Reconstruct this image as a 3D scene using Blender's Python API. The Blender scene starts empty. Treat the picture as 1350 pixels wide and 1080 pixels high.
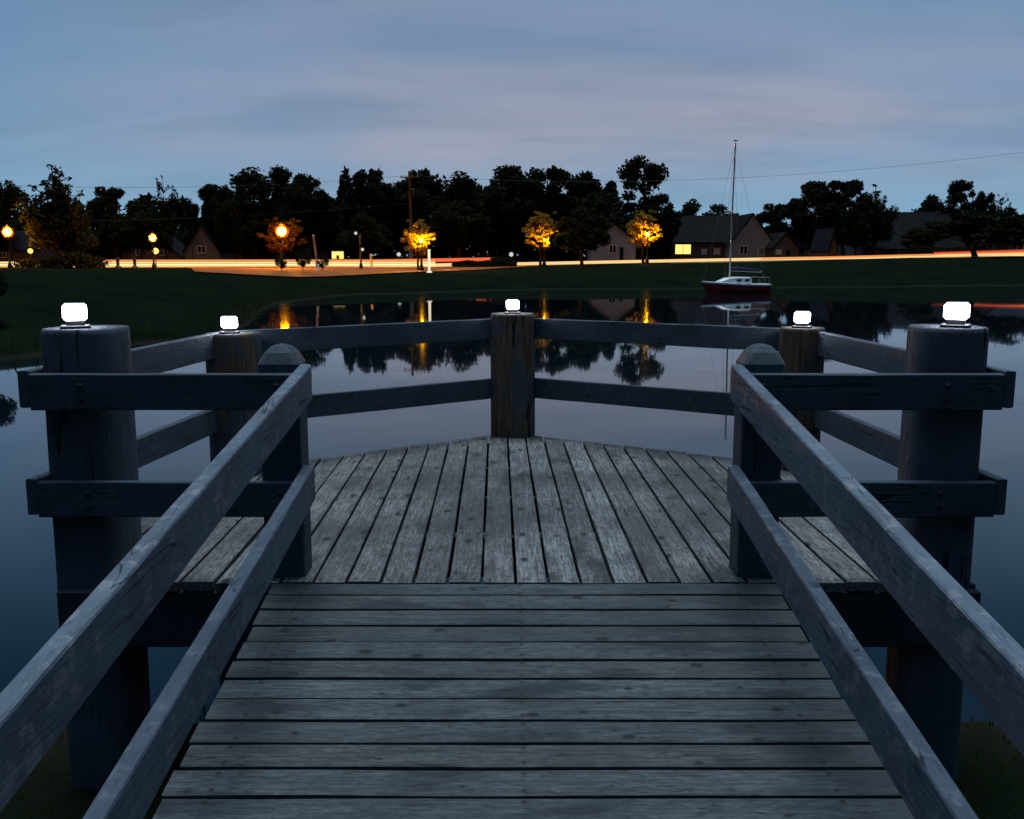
import bpy, bmesh, math, random
from mathutils import Vector, Matrix, noise
random.seed(11)
sc = bpy.context.scene
COL = sc.collection
R = math.radians
F = 1300.0                       # focal length in photo pixels (1350 wide)
CAMZ = 2.3                       # eye height over the water
PITCH = math.atan((540-338)/F)

# ------------------------------------------------------------------ helpers
def X_at(px, depth):             # lateral metres of a photo column at a distance
    return (px-675.0)/F*depth
def Z_at(py, depth):             # height over the water of a photo row at a distance
    v = (540.0-py)/F
    return CAMZ + depth*math.tan(math.atan(v)-PITCH)

def link(name, me, parent=None, m=None):
    o = bpy.data.objects.new(name, me)
    COL.objects.link(o)
    if m is not None and me is not None:
        me.materials.append(m)
    if parent is not None:
        o.parent = parent
    return o
def obj(name, bm, m, parent=None, smooth=False):
    me = bpy.data.meshes.new(name)
    bm.normal_update()
    bm.to_mesh(me); bm.free()
    if smooth:
        me.polygons.foreach_set('use_smooth', [True]*len(me.polygons))
    return link(name, me, parent, m)
def tag(o, label=None, cat=None, group=None, kind=None):
    if label: o['label'] = label
    if cat: o['category'] = cat
    if group: o['group'] = group
    if kind: o['kind'] = kind
    return o
def thing(name, loc, label, cat, group=None, rz=0.0):
    o = bpy.data.objects.new(name, None)
    COL.objects.link(o)
    o.empty_display_size = 0.2
    o.location = loc; o.rotation_euler = (0, 0, rz)
    return tag(o, label, cat, group)
def copy_tree(o, parent=None):
    c = o.copy(); COL.objects.link(c)
    if parent is not None: c.parent = parent
    for ch in list(o.children): copy_tree(ch, c)
    return c

def hexa(bm, p):                 # eight corners: bottom ring (4), top ring (4)
    v = [bm.verts.new(q) for q in p]
    fs = [(3,2,1,0),(4,5,6,7),(0,1,5,4),(1,2,6,5),(2,3,7,6),(3,0,4,7)]
    return v, [bm.faces.new([v[i] for i in f]) for f in fs]
def box(bm, x0, x1, y0, y1, z0, z1, bev=0.0):
    v, f = hexa(bm, [(x0,y0,z0),(x1,y0,z0),(x1,y1,z0),(x0,y1,z0),(x0,y0,z1),(x1,y0,z1),(x1,y1,z1),(x0,y1,z1)])
    if bev: bevel(bm, v, bev)
def bevel(bm, verts, w, seg=1):
    es = list({e for vv in verts for e in vv.link_edges})
    bmesh.ops.bevel(bm, geom=es, offset=w, segments=seg, affect='EDGES', profile=0.6)
def board(bm, a, b, thick, height, side=1, bev=0.005, seg=1, wob=.0016):
    """a sawn plank on edge from a to b (points on the top edge of one face); thick goes to the `side` of travel; edges wander a little"""
    a = Vector(a); b = Vector(b); d = b-a
    h = Vector((d.x, d.y, 0)).normalized(); n = Vector((-h.y, h.x, 0))*side
    c = bev; T, H = thick, height
    prof = [(0, -c), (c*.3, -c*.3), (c, 0), (T-c, 0), (T-c*.3, -c*.3), (T, -c), (T, -H+c), (T-c, -H), (c, -H), (0, -H+c)]
    ns = max(2, int(d.length/.16)); rows = []; o = a.x*7+a.z*13+b.y
    for k in range(ns+1):
        p = a+d*(k/ns); r = []
        for q, (u, w) in enumerate(prof):
            e = wob*noise.noise(Vector((k*.55+o, q*1.7, o))); e2 = wob*1.6*noise.noise(Vector((k*.8+o, q*2.3, o+5)))
            r.append(bm.verts.new(p+n*(u+e)+Vector((0, 0, w+e2))))
        rows.append(r)
    m = len(prof)
    fs = [bm.faces.new([rows[k][q], rows[k][(q+1)%m], rows[k+1][(q+1)%m], rows[k+1][q]]) for k in range(ns) for q in range(m)]
    fs += [bm.faces.new(rows[0]), bm.faces.new(rows[-1][::-1])]
    bmesh.ops.recalc_face_normals(bm, faces=fs)
def tube(bm, pts, rad, seg=8, cap=True):
    pts = [Vector(p) for p in pts]
    if not hasattr(rad, '__len__'): rad = [rad]*len(pts)
    rings = []
    for i, p in enumerate(pts):
        d = (pts[min(i+1, len(pts)-1)]-pts[max(i-1, 0)]).normalized()
        ref = Vector((0,1,0)) if abs(d.z) > .8 else Vector((0,0,1))
        u = d.cross(ref).normalized(); w = d.cross(u).normalized()
        rings.append([bm.verts.new(p+(u*math.cos(2*math.pi*k/seg)+w*math.sin(2*math.pi*k/seg))*rad[i]) for k in range(seg)])
    for i in range(len(rings)-1):
        for k in range(seg):
            bm.faces.new([rings[i][k], rings[i][(k+1)%seg], rings[i+1][(k+1)%seg], rings[i+1][k]])
    if cap:
        bm.faces.new(rings[0]); bm.faces.new(rings[-1][::-1])
    return rings
def lathe(bm, prof, cx=0, cy=0, seg=16):
    tube_r = [[bm.verts.new((cx+r*math.cos(2*math.pi*k/seg), cy+r*math.sin(2*math.pi*k/seg), z)) for k in range(seg)] for r, z in prof]
    for i in range(len(tube_r)-1):
        for k in range(seg):
            bm.faces.new([tube_r[i][k], tube_r[i][(k+1)%seg], tube_r[i+1][(k+1)%seg], tube_r[i+1][k]])
    bm.faces.new(tube_r[0][::-1]); bm.faces.new(tube_r[-1])

# ------------------------------------------------------------------ materials
class N:
    def __init__(s, m):
        m.use_nodes = True
        s.t = m.node_tree; s.t.nodes.clear()
    def n(s, typ, **kw):
        x = s.t.nodes.new(typ)
        for k, v in kw.items():
            if hasattr(x, k): setattr(x, k, v)
            else: x.inputs[k.replace('_', ' ')].default_value = v
        return x
    def l(s, a, b): s.t.links.new(a, b)
    def math(s, op, a, b=None):
        x = s.t.nodes.new('ShaderNodeMath'); x.operation = op
        for i, q in enumerate((a, b)):
            if q is None: continue
            if isinstance(q, (int, float)): x.inputs[i].default_value = q
            else: s.l(q, x.inputs[i])
        return x.outputs[0]
    def vmath(s, op, a, b):
        x = s.t.nodes.new('ShaderNodeVectorMath'); x.operation = op
        for i, q in enumerate((a, b)):
            if isinstance(q, tuple): x.inputs[i].default_value = q
            else: s.l(q, x.inputs[i])
        return x.outputs[0]
    def noise(s, vec, scale, detail=4, rough=.55, dist=0):
        x = s.n('ShaderNodeTexNoise'); x.inputs['Scale'].default_value = scale
        x.inputs['Detail'].default_value = detail; x.inputs['Roughness'].default_value = rough
        x.inputs['Distortion'].default_value = dist
        s.l(vec, x.inputs['Vector']); return x.outputs['Fac']
    def ramp(s, fac, stops, interp='LINEAR'):
        x = s.t.nodes.new('ShaderNodeValToRGB'); x.color_ramp.interpolation = interp
        e = x.color_ramp.elements
        while len(e) < len(stops): e.new(0.5)
        for i, (p, c) in enumerate(stops):
            e[i].position = p
            e[i].color = (c, c, c, 1) if isinstance(c, (int, float)) else (*c, 1)
        s.l(fac, x.inputs[0]); return x.outputs[0]
    def mix(s, f, a, b, mode='MIX'):
        x = s.t.nodes.new('ShaderNodeMix'); x.data_type = 'RGBA'; x.blend_type = mode
        for i, q in ((0, f), (6, a), (7, b)):
            if isinstance(q, (int, float)): x.inputs[i].default_value = q
            elif isinstance(q, tuple): x.inputs[i].default_value = (*q, 1)
            else: s.l(q, x.inputs[i])
        return x.outputs[2]
    def principled(s, col, rough=.7, spec=.4, metal=0, bump=None, bdist=.01, bstr=.5):
        b = s.t.nodes.new('ShaderNodeBsdfPrincipled'); o = s.t.nodes.new('ShaderNodeOutputMaterial')
        for k, q in (('Base Color', col), ('Roughness', rough), ('Specular IOR Level', spec), ('Metallic', metal)):
            if isinstance(q, (int, float)): b.inputs[k].default_value = q
            elif isinstance(q, tuple): b.inputs[k].default_value = (*q, 1)
            else: s.l(q, b.inputs[k])
        if bump is not None:
            bp = s.t.nodes.new('ShaderNodeBump'); bp.inputs['Distance'].default_value = bdist; bp.inputs['Strength'].default_value = bstr
            s.l(bump, bp.inputs['Height']); s.l(bp.outputs[0], b.inputs['Normal'])
        s.l(b.outputs[0], o.inputs[0]); return b
def M(name): return bpy.data.materials.new(name)

def mat_plain(name, col, rough=.7, spec=.4, metal=0, var=.25, scale=3.0):
    m = M(name); g = N(m)
    tc = g.n('ShaderNodeTexCoord').outputs['Object']
    f = g.noise(tc, scale, 5)
    c = g.mix(g.ramp(f, [(.3, 0.0), (.7, 1.0)]), tuple(q*(1-var) for q in col), tuple(min(1, q*(1+var)) for q in col))
    g.principled(c, rough, spec, metal, bump=f, bdist=.004, bstr=.3)
    return m
def mat_emit(name, col, strength):
    m = M(name); g = N(m)
    e = g.n('ShaderNodeEmission'); e.inputs[0].default_value = (*col, 1); e.inputs[1].default_value = strength
    o = g.n('ShaderNodeOutputMaterial'); g.l(e.outputs[0], o.inputs[0]); return m

def mat_deck(name, axis, dark, light, brown, pitch):
    """weathered softwood decking: every plank its own tone, grain along `axis`, knots, stains, moss"""
    m = M(name); g = N(m)
    tc = g.n('ShaderNodeTexCoord').outputs['Object']
    isl = g.n('ShaderNodeNewGeometry').outputs['Random Per Island']
    off = g.n('ShaderNodeCombineXYZ')
    for i, k in enumerate((37.0, 53.0, 19.0)): g.l(g.math('MULTIPLY', isl, k), off.inputs[i])
    p = g.vmath('ADD', tc, off.outputs[0])
    st = (1.0, .055, 1.0) if axis == 'Y' else (.055, 1.0, 1.0)
    st3 = (1.0, .3, 1.0) if axis == 'Y' else (.3, 1.0, 1.0)
    st2 = (1.0, .35, 1.0) if axis == 'Y' else (.35, 1.0, 1.0)
    pg = g.vmath('MULTIPLY', p, st)
    grain = g.noise(pg, 95, 6, .65, .6)
    grain2 = g.noise(pg, 26, 4, .6, 1.2)
    blot = g.noise(g.vmath('MULTIPLY', p, st2), 5.5, 5, .6)
    big = g.noise(tc, 1.3, 4, .6)
    c = g.mix(g.ramp(isl, [(0, 0.0), (1, 1.0)]), tuple(q*.58 for q in light), tuple(q*1.1 for q in light))
    tint = g.math('FRACT', g.math('MULTIPLY', isl, 7.31))
    c = g.mix(g.ramp(tint, [(.45, 0.0), (.9, .6)]), c, brown)
    c = g.mix(g.ramp(grain, [(.40, .75), (.60, 0.0)]), c, dark)
    c = g.mix(g.ramp(grain2, [(.34, .35), (.52, 0.0)]), c, dark)
    spk = g.noise(g.vmath('MULTIPLY', p, st3), 85, 5, .72)
    c = g.mix(g.ramp(spk, [(.38, .75), (.49, 0.0)]), c, dark)
    c = g.mix(g.ramp(spk, [(.57, 0.0), (.68, .4)]), c, tuple(min(1, q*1.35) for q in light))
    c = g.mix(g.ramp(blot, [(.35, .85), (.46, 0.0)]), c, tuple(q*.75 for q in dark))
    c = g.mix(g.ramp(big, [(.36, .68), (.56, 0.0)]), c, dark)
    vr = g.n('ShaderNodeTexVoronoi'); vr.inputs['Scale'].default_value = 6.5 if axis == 'Y' else 9.5; vr.voronoi_dimensions = '2D'
    vr.inputs['Randomness'].default_value = 1.0
    g.l(g.vmath('MULTIPLY', p, (1.0, .55, 1.0) if axis == 'Y' else (.55, 1.0, 1.0)), vr.inputs['Vector'])
    wob = g.math('ADD', vr.outputs['Distance'], g.math('MULTIPLY', g.noise(p, 22, 3), .12))
    vsp = g.n('ShaderNodeSeparateColor'); g.l(vr.outputs['Color'], vsp.inputs[0])
    ksz = g.ramp(vsp.outputs[0], [(.50, 0.0), (.60, .045), (1.0, .135)])
    kn = g.math('ADD', g.math('SUBTRACT', wob, ksz), .5)
    c = g.mix(g.ramp(kn, [(.53, 1.0), (.56, 0.0)]), c, tuple(q*.12 for q in dark))
    c = g.mix(g.ramp(kn, [(.55, .45), (.66, 0.0)]), c, dark)
    ck = g.noise(g.vmath('MULTIPLY', p, (1.0, .035, 1.0) if axis == 'Y' else (.035, 1.0, 1.0)), 34, 2, .5, .2)      # drying splits along the grain
    ckm = g.ramp(g.noise(p, 3.5, 3), [(.48, 0.0), (.60, 1.0)])
    c = g.mix(g.math('MULTIPLY', ckm, g.ramp(g.math('ABSOLUTE', g.math('SUBTRACT', ck, .5)), [(.004, .9), (.014, 0.0)])), c, tuple(q*.2 for q in dark))
    uvn = g.n('ShaderNodeUVMap'); us = g.n('ShaderNodeSeparateXYZ'); g.l(uvn.outputs[0], us.inputs[0])      # nail heads: two per plank over every bearer
    du = g.math('ABSOLUTE', g.math('SUBTRACT', g.math('ABSOLUTE', us.outputs[0]), .036))
    dv = g.math('MULTIPLY', g.math('ABSOLUTE', g.math('SUBTRACT', g.math('FRACT', g.math('ADD', us.outputs[1], .5)), .5)), pitch)
    nd = g.math('SQRT', g.math('ADD', g.math('MULTIPLY', du, du), g.math('MULTIPLY', dv, dv)))
    c = g.mix(g.ramp(nd, [(.0045, .9), (.007, .25), (.016, 0.0)]), c, (.012,.011,.011))
    h = g.math('ADD', g.math('MULTIPLY', grain, .6), g.math('MULTIPLY', grain2, .5))
    g.principled(c, g.ramp(grain, [(.3, .62), (.7, .85)]), .32, 0, bump=h, bdist=.006, bstr=.75)
    return m
def mat_paint(name, col, worn, axis='X', wear=.40):
    """painted rail timber: blue-grey paint, chalky, scuffed down to grey wood here and there"""
    m = M(name); g = N(m)
    tc = g.n('ShaderNodeTexCoord').outputs['Object']
    st = {'X': (.08, 1, 1), 'Y': (1, .08, 1), 'Z': (1, 1, .1)}[axis]
    pg = g.vmath('MULTIPLY', tc, st)
    grain = g.noise(pg, 70, 6, .65, .5); bl = g.noise(tc, 3.2, 5, .62)
    c = g.mix(g.ramp(bl, [(.3, 0.0), (.7, 1.0)]), tuple(q*.72 for q in col), tuple(q*1.3 for q in col))
    c = g.mix(g.ramp(grain, [(.30, .6), (.46, 0.0)]), c, tuple(q*.45 for q in col))
    sp = g.noise(tc, 16, 6, .7)
    c = g.mix(g.ramp(sp, [(wear+.22, 0.0), (wear+.30, .7)]), c, worn)
    ck = g.noise(g.vmath('MULTIPLY', tc, {'X': (.03, 1, 1), 'Y': (1, .03, 1), 'Z': (1, 1, .03)}[axis]), 20, 2, .5, .2)
    ckm = g.ramp(g.noise(tc, 2.6, 3), [(.50, 0.0), (.60, 1.0)])
    c = g.mix(g.math('MULTIPLY', ckm, g.ramp(g.math('ABSOLUTE', g.math('SUBTRACT', ck, .5)), [(.004, .9), (.013, 0.0)])), c, tuple(q*.15 for q in col))
    dk = g.noise(g.vmath('MULTIPLY', tc, tuple(1 if s == 1 else .4 for s in st)), 9, 3, .5)
    c = g.mix(g.ramp(dk, [(.24, .9), (.30, 0.0)]), c, tuple(q*.3 for q in col))
    g.principled(c, g.ramp(bl, [(.3, .52), (.7, .68)]), .15, 0, bump=grain, bdist=.003, bstr=.7)
    return m
def mat_post(name, paint, wood, amount):
    """round timber post, paint flaking off in long vertical patches that show brown wood"""
    m = M(name); g = N(m)
    tc = g.n('ShaderNodeTexCoord').outputs['Object']
    ip = g.n('ShaderNodeObjectInfo').outputs['Random']
    off = g.n('ShaderNodeCombineXYZ'); g.l(g.math('MULTIPLY', ip, 41.0), off.inputs[2])
    p = g.vmath('ADD', tc, off.outputs[0])
    pg = g.vmath('MULTIPLY', p, (1, 1, .07)); pv = g.vmath('MULTIPLY', p, (1, 1, .3))
    grain = g.noise(pg, 60, 6, .65, .5); patch = g.noise(pv, 6.5, 5, .6, .4); bl = g.noise(p, 4, 4)
    c = g.mix(g.ramp(bl, [(.3, 0.0), (.7, 1.0)]), tuple(q*.75 for q in paint), tuple(q*1.25 for q in paint))
    w = g.mix(g.ramp(grain, [(.35, 0.0), (.65, 1.0)]), tuple(q*.25 for q in wood), wood)
    c = g.mix(g.ramp(patch, [(amount, 0.0), (amount+.05, 1.0)]), c, w)
    crack = g.noise(pg, 16, 3, .5, .3)
    c = g.mix(g.ramp(crack, [(.27, 1.0), (.31, 0.0)]), c, (.004, .004, .004))
    ck = g.noise(g.vmath('MULTIPLY', p, (1, 1, .05)), 13, 2, .5, .3)
    ckm = g.ramp(g.noise(p, 3.0, 3), [(.53, 0.0), (.62, 1.0)])
    ckl = g.math('MULTIPLY', ckm, g.ramp(g.math('ABSOLUTE', g.math('SUBTRACT', ck, .5)), [(.006, 1.0), (.020, 0.0)]))
    c = g.mix(ckl, c, (.005,.005,.005))
    h = g.math('SUBTRACT', g.math('ADD', grain, g.math('MULTIPLY', crack, .8)), g.math('MULTIPLY', ckl, 1.2))
    g.principled(c, .75, .3, 0, bump=h, bdist=.012, bstr=.8)
    return m

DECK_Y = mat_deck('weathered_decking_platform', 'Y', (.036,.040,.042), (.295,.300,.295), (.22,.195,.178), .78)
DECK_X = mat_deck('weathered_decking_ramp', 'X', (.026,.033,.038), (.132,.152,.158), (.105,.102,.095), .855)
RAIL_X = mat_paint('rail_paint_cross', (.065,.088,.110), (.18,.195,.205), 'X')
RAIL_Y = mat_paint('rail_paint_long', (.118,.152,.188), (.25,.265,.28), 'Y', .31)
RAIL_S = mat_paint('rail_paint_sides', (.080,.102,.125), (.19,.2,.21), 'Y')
FASCIA = mat_paint('fascia_stain', (.035,.045,.055), (.09,.09,.09), 'X')
NEWEL = mat_paint('newel_paint', (.062,.085,.105), (.2,.21,.22), 'Z')
POSTS = {'grey': mat_post('post_grey_paint', (.085,.10,.125), (.11,.085,.06), .66),
         'worn': mat_post('post_worn_brown', (.075,.09,.105), (.20,.145,.09), .505),
         'brown': mat_post('post_brown_wood', (.06,.065,.07), (.18,.13,.08), .43)}
IRON = mat_plain('black_iron', (.012,.012,.014), .5, .5)
BOLT = mat_plain('rusty_bolt', (.02,.016,.014), .6, .5)
GALV = mat_plain('pale_metal', (.45,.45,.44), .45, .5, .3)
WHITEP = mat_plain('white_paint', (.75,.74,.70), .45, .5, 0, .1)
POLEWOOD = mat_plain('pole_wood', (.16,.10,.075), .8, .2, 0, .4)
PAVE = mat_plain('lamp_orange_paving', (.24,.068,.009), .85, .2, 0, .2, .6)  # orange of the street lamp light is put into this colour
CONC = mat_plain('pale_concrete', (.34,.32,.29), .85, .2, 0, .2, .6)
ASPH = mat_plain('asphalt', (.05,.05,.052), .8, .3, 0, .3, .5)
LAMPW = mat_emit('cool_white_lamp', (.83,.83,1.0), 36)
SODIUM = mat_emit('sodium_lamp', (1.0,.31,.0010), 850)
SODIUM_SOFT = mat_emit('sodium_lamp_in_tree', (1.0,.44,.0004), 5200)
WARMWIN = mat_emit('warm_window', (1.0,.66,.16), 1.6)
YELLOW = mat_emit('yellow_lantern', (1.0,.55,.12), 2.2)
AMBER = M('amber_halo_shell'); g = N(AMBER)  # thin amber shell added round the street lamps to imitate their halo
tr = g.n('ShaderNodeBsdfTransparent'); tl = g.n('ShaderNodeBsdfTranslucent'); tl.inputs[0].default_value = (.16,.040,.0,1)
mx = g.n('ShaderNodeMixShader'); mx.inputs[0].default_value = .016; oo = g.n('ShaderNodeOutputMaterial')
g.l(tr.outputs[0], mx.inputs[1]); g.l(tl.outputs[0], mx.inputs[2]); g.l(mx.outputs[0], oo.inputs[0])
GLOWPOST = mat_emit('glowing_bollard', (1.0,.86,.62), 1.0)
PALEGLOBE = mat_emit('pale_globe', (.85,.82,.74), .75)

# ------------------------------------------------------------------ camera and sky
cam = bpy.data.cameras.new('camera'); co = bpy.data.objects.new('camera', cam); COL.objects.link(co)
cam.sensor_width = 36; cam.lens = F/1350*36; cam.clip_end = 4000; cam.clip_start = .05
co.location = (0, 0, CAMZ); co.rotation_euler = (math.pi/2-PITCH, 0, 0)
sc.camera = co

w = bpy.data.worlds.new('World'); sc.world = w; g = N(w)
tcd = g.n('ShaderNodeTexCoord').outputs['Generated']
sep = g.n('ShaderNodeSeparateXYZ'); g.l(tcd, sep.inputs[0])
sx, sy, sz = sep.outputs
el = g.math('MAXIMUM', sz, 0.0)
sky = g.n('ShaderNodeTexSky'); sky.sky_type = 'NISHITA'; sky.sun_disc = False
sky.sun_elevation = R(1.0); sky.sun_rotation = R(215)
blue = g.ramp(el, [(0, (.25,.495,.67)), (.05, (.22,.42,.61)), (.14, (.165,.315,.515)), (.235, (.130,.27,.465)), (.36, (.038,.12,.26)), (.55, (.04,.12,.24)), (.74, (.10,.19,.34)), (1.0, (.16,.27,.45))])
den = g.math('ADD', el, .16)
cv = g.n('ShaderNodeCombineXYZ'); g.l(g.math('DIVIDE', sx, den), cv.inputs[0]); g.l(g.math('DIVIDE', sy, den), cv.inputs[1])
cl1 = g.noise(g.vmath('MULTIPLY', cv.outputs[0], (.6, 1.0, 1.0)), .85, 4, .5, .4)
cl2 = g.noise(g.vmath('ADD', g.vmath('MULTIPLY', cv.outputs[0], (.5, 1.1, 1.0)), (7.3, 2.1, 0)), 2.0, 5, .5, .3)
band = g.ramp(el, [(.035, 0.0), (.10, .9), (.17, .85), (.24, .45), (.31, .0)])
cov = g.math('MULTIPLY', g.ramp(cl1, [(.28, .15), (.60, 1.0)]), band)
side = g.ramp(g.math('ADD', g.math('MULTIPLY', sx, 1.0), .5), [(0.02, .1), (.36, 1.0), (.7, 1.0), (.95, .75)])
cov = g.math('MULTIPLY', cov, side)
lav = g.mix(g.ramp(cl2, [(.3, 0.0), (.7, 1.0)]), (.285,.322,.430), (.425,.408,.495))
skyc = g.mix(cov, blue, lav)
dkc = g.math('MULTIPLY', g.ramp(cl2, [(.30, .28), (.52, 0.0)]), g.ramp(el, [(.03, .3), (.12, 1.0), (.3, .6), (.5, 0.0)]))
skyc = g.mix(dkc, skyc, (.15,.20,.29))
nis = g.mix(1.0, skyc, g.mix(1.0, sky.outputs[0], (.006,.006,.006), 'MULTIPLY'), 'ADD')
back = g.ramp(g.math('ADD', g.math('MULTIPLY', sy, .5), .5), [(.0, .06), (.5, .10), (.80, .45), (.93, 1.0)])
back = g.mix(g.ramp(el, [(.35, 0.0), (.75, 1.0)]), back, (1.0,1.0,1.0))
fin = g.mix(1.0, nis, back, 'MULTIPLY')
fin = g.mix(g.ramp(g.math('ADD', sz, .5), [(.485, 1.0), (.5, 0.0)]), fin, (.02,.025,.03))
bg = g.n('ShaderNodeBackground'); g.l(fin, bg.inputs[0]); bg.inputs[1].default_value = .93
wo = g.n('ShaderNodeOutputWorld'); g.l(bg.outputs[0], wo.inputs[0])

sl = bpy.data.lights.new('overhead_fill', 'SUN'); sl.energy = 2.35; sl.angle = R(24); sl.color = (.78, .91, 1.0)
so = bpy.data.objects.new('overhead_fill', sl); COL.objects.link(so); so.rotation_euler = (R(-7), 0, 0)   # soft lamp added overhead to lift deck and rail tops, no visible source

sc.view_settings.view_transform = 'Standard'; sc.view_settings.look = 'None'
sc.view_settings.exposure = 0.0; sc.view_settings.gamma = 1.0
sc.cycles.use_denoising = True
try: sc.cycles.denoiser = 'OPENIMAGEDENOISE'
except Exception: pass
sc.cycles.max_bounces = 6; sc.cycles.caustics_reflective = False; sc.cycles.caustics_refractive = False
sc.cycles.sample_clamp_indirect = 4.0

# ------------------------------------------------------------------ terrain, water, road
POND = [(-90,-14),(-60,2),(-30,4.6),(-7,4.9),(-3,4.75),(0,4.7),(2.3,4.55),(5,4.2),(14,3.0),(50,-4),(110,-10),(130,40),(90,84),(60,81),(37,78.5),(22,73.5),
        (12,71),(4,70),(0,68.5),(-4,64.5),(-7,61.5),(-9.6,60.5),(-10.6,57),(-10.9,53),(-11.6,49),(-11.0,44),(-9.6,37),(-8.6,31),(-8.7,28),(-10,25.4),(-11.6,21.8),(-15,19.5),(-24,17.5),(-45,17),(-90,20)]
def pond(x, y):
    inside = False; best = 1e9; n = len(POND)
    for i in range(n):
        ax, ay = POND[i]; bx, by = POND[(i+1) % n]
        if (ay > y) != (by > y) and x < (bx-ax)*(y-ay)/(by-ay)+ax: inside = not inside
        dx, dy = bx-ax, by-ay
        t = max(0, min(1, ((x-ax)*dx+(y-ay)*dy)/(dx*dx+dy*dy)))
        q = (x-ax-t*dx)**2+(y-ay-t*dy)**2
        if q < best: best = q
    return inside, math.sqrt(best)
def sm(a, b, t):
    t = max(0, min(1, (t-a)/(b-a))); return t*t*(3-2*t)
def ground_z(x, y):
    ins, d = pond(x, y)
    d += .5*(noise.noise(Vector((x*.35, y*.35, 3.0))))*(1 if d > .1 else 0)
    if ins: return -min(1.5, .05+max(d, 0)*.35)
    d = max(d, 0)
    if y < 14 and abs(x) < 140:                         # the near bank under the ramp
        h = .03+.28*(1-math.exp(-d/3.0))+sm(4, 30, d)*1.4
    else:
        h = .05+1.15*(1-math.exp(-d/5.0))
        h += (.15*sm(-6, 6, x)+.95*sm(2, 58, x))*sm(2, 16, d)
        h += .15*math.exp(-((y-94)/5)**2)*sm(2, 14, x)*(1-sm(46, 53, x))
        h += .55*math.exp(-(((x+24)/13)**2+((y-42)/17)**2))*sm(0, 8, d)
    return h + .05*noise.noise(Vector((x*.2, y*.2, 0)))
def lines(lo, hi, a, n):
    t0, t1 = math.asinh(lo/a), math.asinh(hi/a)
    return [a*math.sinh(t0+(t1-t0)*i/n) for i in range(n+1)]
gx = lines(-900, 900, 14, 300); gy = [q for q in lines(-250, 1600, 26, 330)]
me = bpy.data.meshes.new('ground')
vs = [(x, y, ground_z(x, y) if (abs(x) < 220 and -80 < y < 220) else 1.2+(1.0 if x > 40 else 0)) for y in gy for x in gx]
nx = len(gx)
me.from_pydata(vs, [], [(j*nx+i, j*nx+i+1, (j+1)*nx+i+1, (j+1)*nx+i) for j in range(len(gy)-1) for i in range(nx-1)])
me.polygons.foreach_set('use_smooth', [True]*len(me.polygons))
m = M('grass_ground'); g = N(m)
tco = g.n('ShaderNodeTexCoord').outputs['Object']
f1 = g.noise(tco, .35, 5, .6); f2 = g.noise(tco, 6, 5, .7)
c = g.mix(g.ramp(f1, [(.3, 0.0), (.7, 1.0)]), (.0045,.0085,.0048), (.010,.0150,.008))
c = g.mix(g.ramp(f2, [(.35, .7), (.6, 0.0)]), c, (.004,.008,.004))
zz = g.n('ShaderNodeSeparateXYZ'); g.l(tco, zz.inputs[0])
c = g.mix(g.ramp(g.math('ADD', zz.outputs[2], g.math('MULTIPLY', f2, .12)), [(.08, 1.0), (.16, 0.0)]), c, (.020,.018,.013))
g.principled(c, .95, .0, 0, bump=f2, bdist=.08, bstr=.8)
ground = link('ground', me, None, m); tag(ground, 'dark grassy banks round the pond', None, None, 'structure')

bm = bmesh.new()
vv = [bm.verts.new(q) for q in ((-250,-40,0),(250,-40,0),(250,160,0),(-250,160,0))]; bm.faces.new(vv)
m = M('pond_water'); g = N(m)
tco = g.n('ShaderNodeTexCoord').outputs['Object']
rip = g.noise(g.vmath('MULTIPLY', tco, (1.0, .45, 1.0)), 1.6, 3, .5)
g.principled((.003,.008,.012), .026, .5, 0, bump=rip, bdist=.004, bstr=.25).inputs['IOR'].default_value = 1.40
water = obj('water', bm, m); tag(water, 'still pond water mirroring the evening sky', None, None, 'structure')

def ribbon(name, left, right, m, lift, sub=6):
    """a draped sheet between two border lines"""
    bm = bmesh.new(); rows = []
    for a, b in zip(left, right):
        rows.append([bm.verts.new((a[0]+(b[0]-a[0])*k/sub, a[1]+(b[1]-a[1])*k/sub, ground_z(a[0]+(b[0]-a[0])*k/sub, a[1]+(b[1]-a[1])*k/sub)+lift)) for k in range(sub+1)])
    for i in range(len(rows)-1):
        for k in range(sub):
            bm.faces.new([rows[i][k], rows[i][k+1], rows[i+1][k+1], rows[i+1][k]])
    return obj(name, bm, m, None, True)
def road_y(x): return 101.0 + 5.0*sm(-10, 60, x)
xs = [-90+i*3.0 for i in range(66)]
tag(ribbon('road', [(x, road_y(x)-4) for x in xs], [(x, road_y(x)+4.5) for x in xs], ASPH, .05), 'asphalt road along the far side of the pond', None, None, 'structure')
tag(ribbon('footpath', [(x, 93.5+.05*abs(x-30)) for x in xs if 12 < x < 78], [(x, 95.1+.05*abs(x-30)) for x in xs if 12 < x < 78], CONC, .06), 'pale footpath on the far right bank', None, None, 'structure')
cp = [(-33,103,99.5),(-27,101,84),(-22,100,69),(-17.5,98,63.5),(-14,96,64.5),(-11,95,68),(-8,94,74),(-4,95,80),(0,98,88),(5,104,98)]
fine = []
for i in range(len(cp)-1):
    for k in range(5): fine.append(tuple(cp[i][j]+(cp[i+1][j]-cp[i][j])*k/5 for j in range(3)))
tag(ribbon('pavement', [(a, c) for a, b, c in fine], [(a, b) for a, b, c in fine], PAVE, .085, 14), 'paved lay-by with orange lamp light put into its colour', None, None, 'structure')

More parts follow.
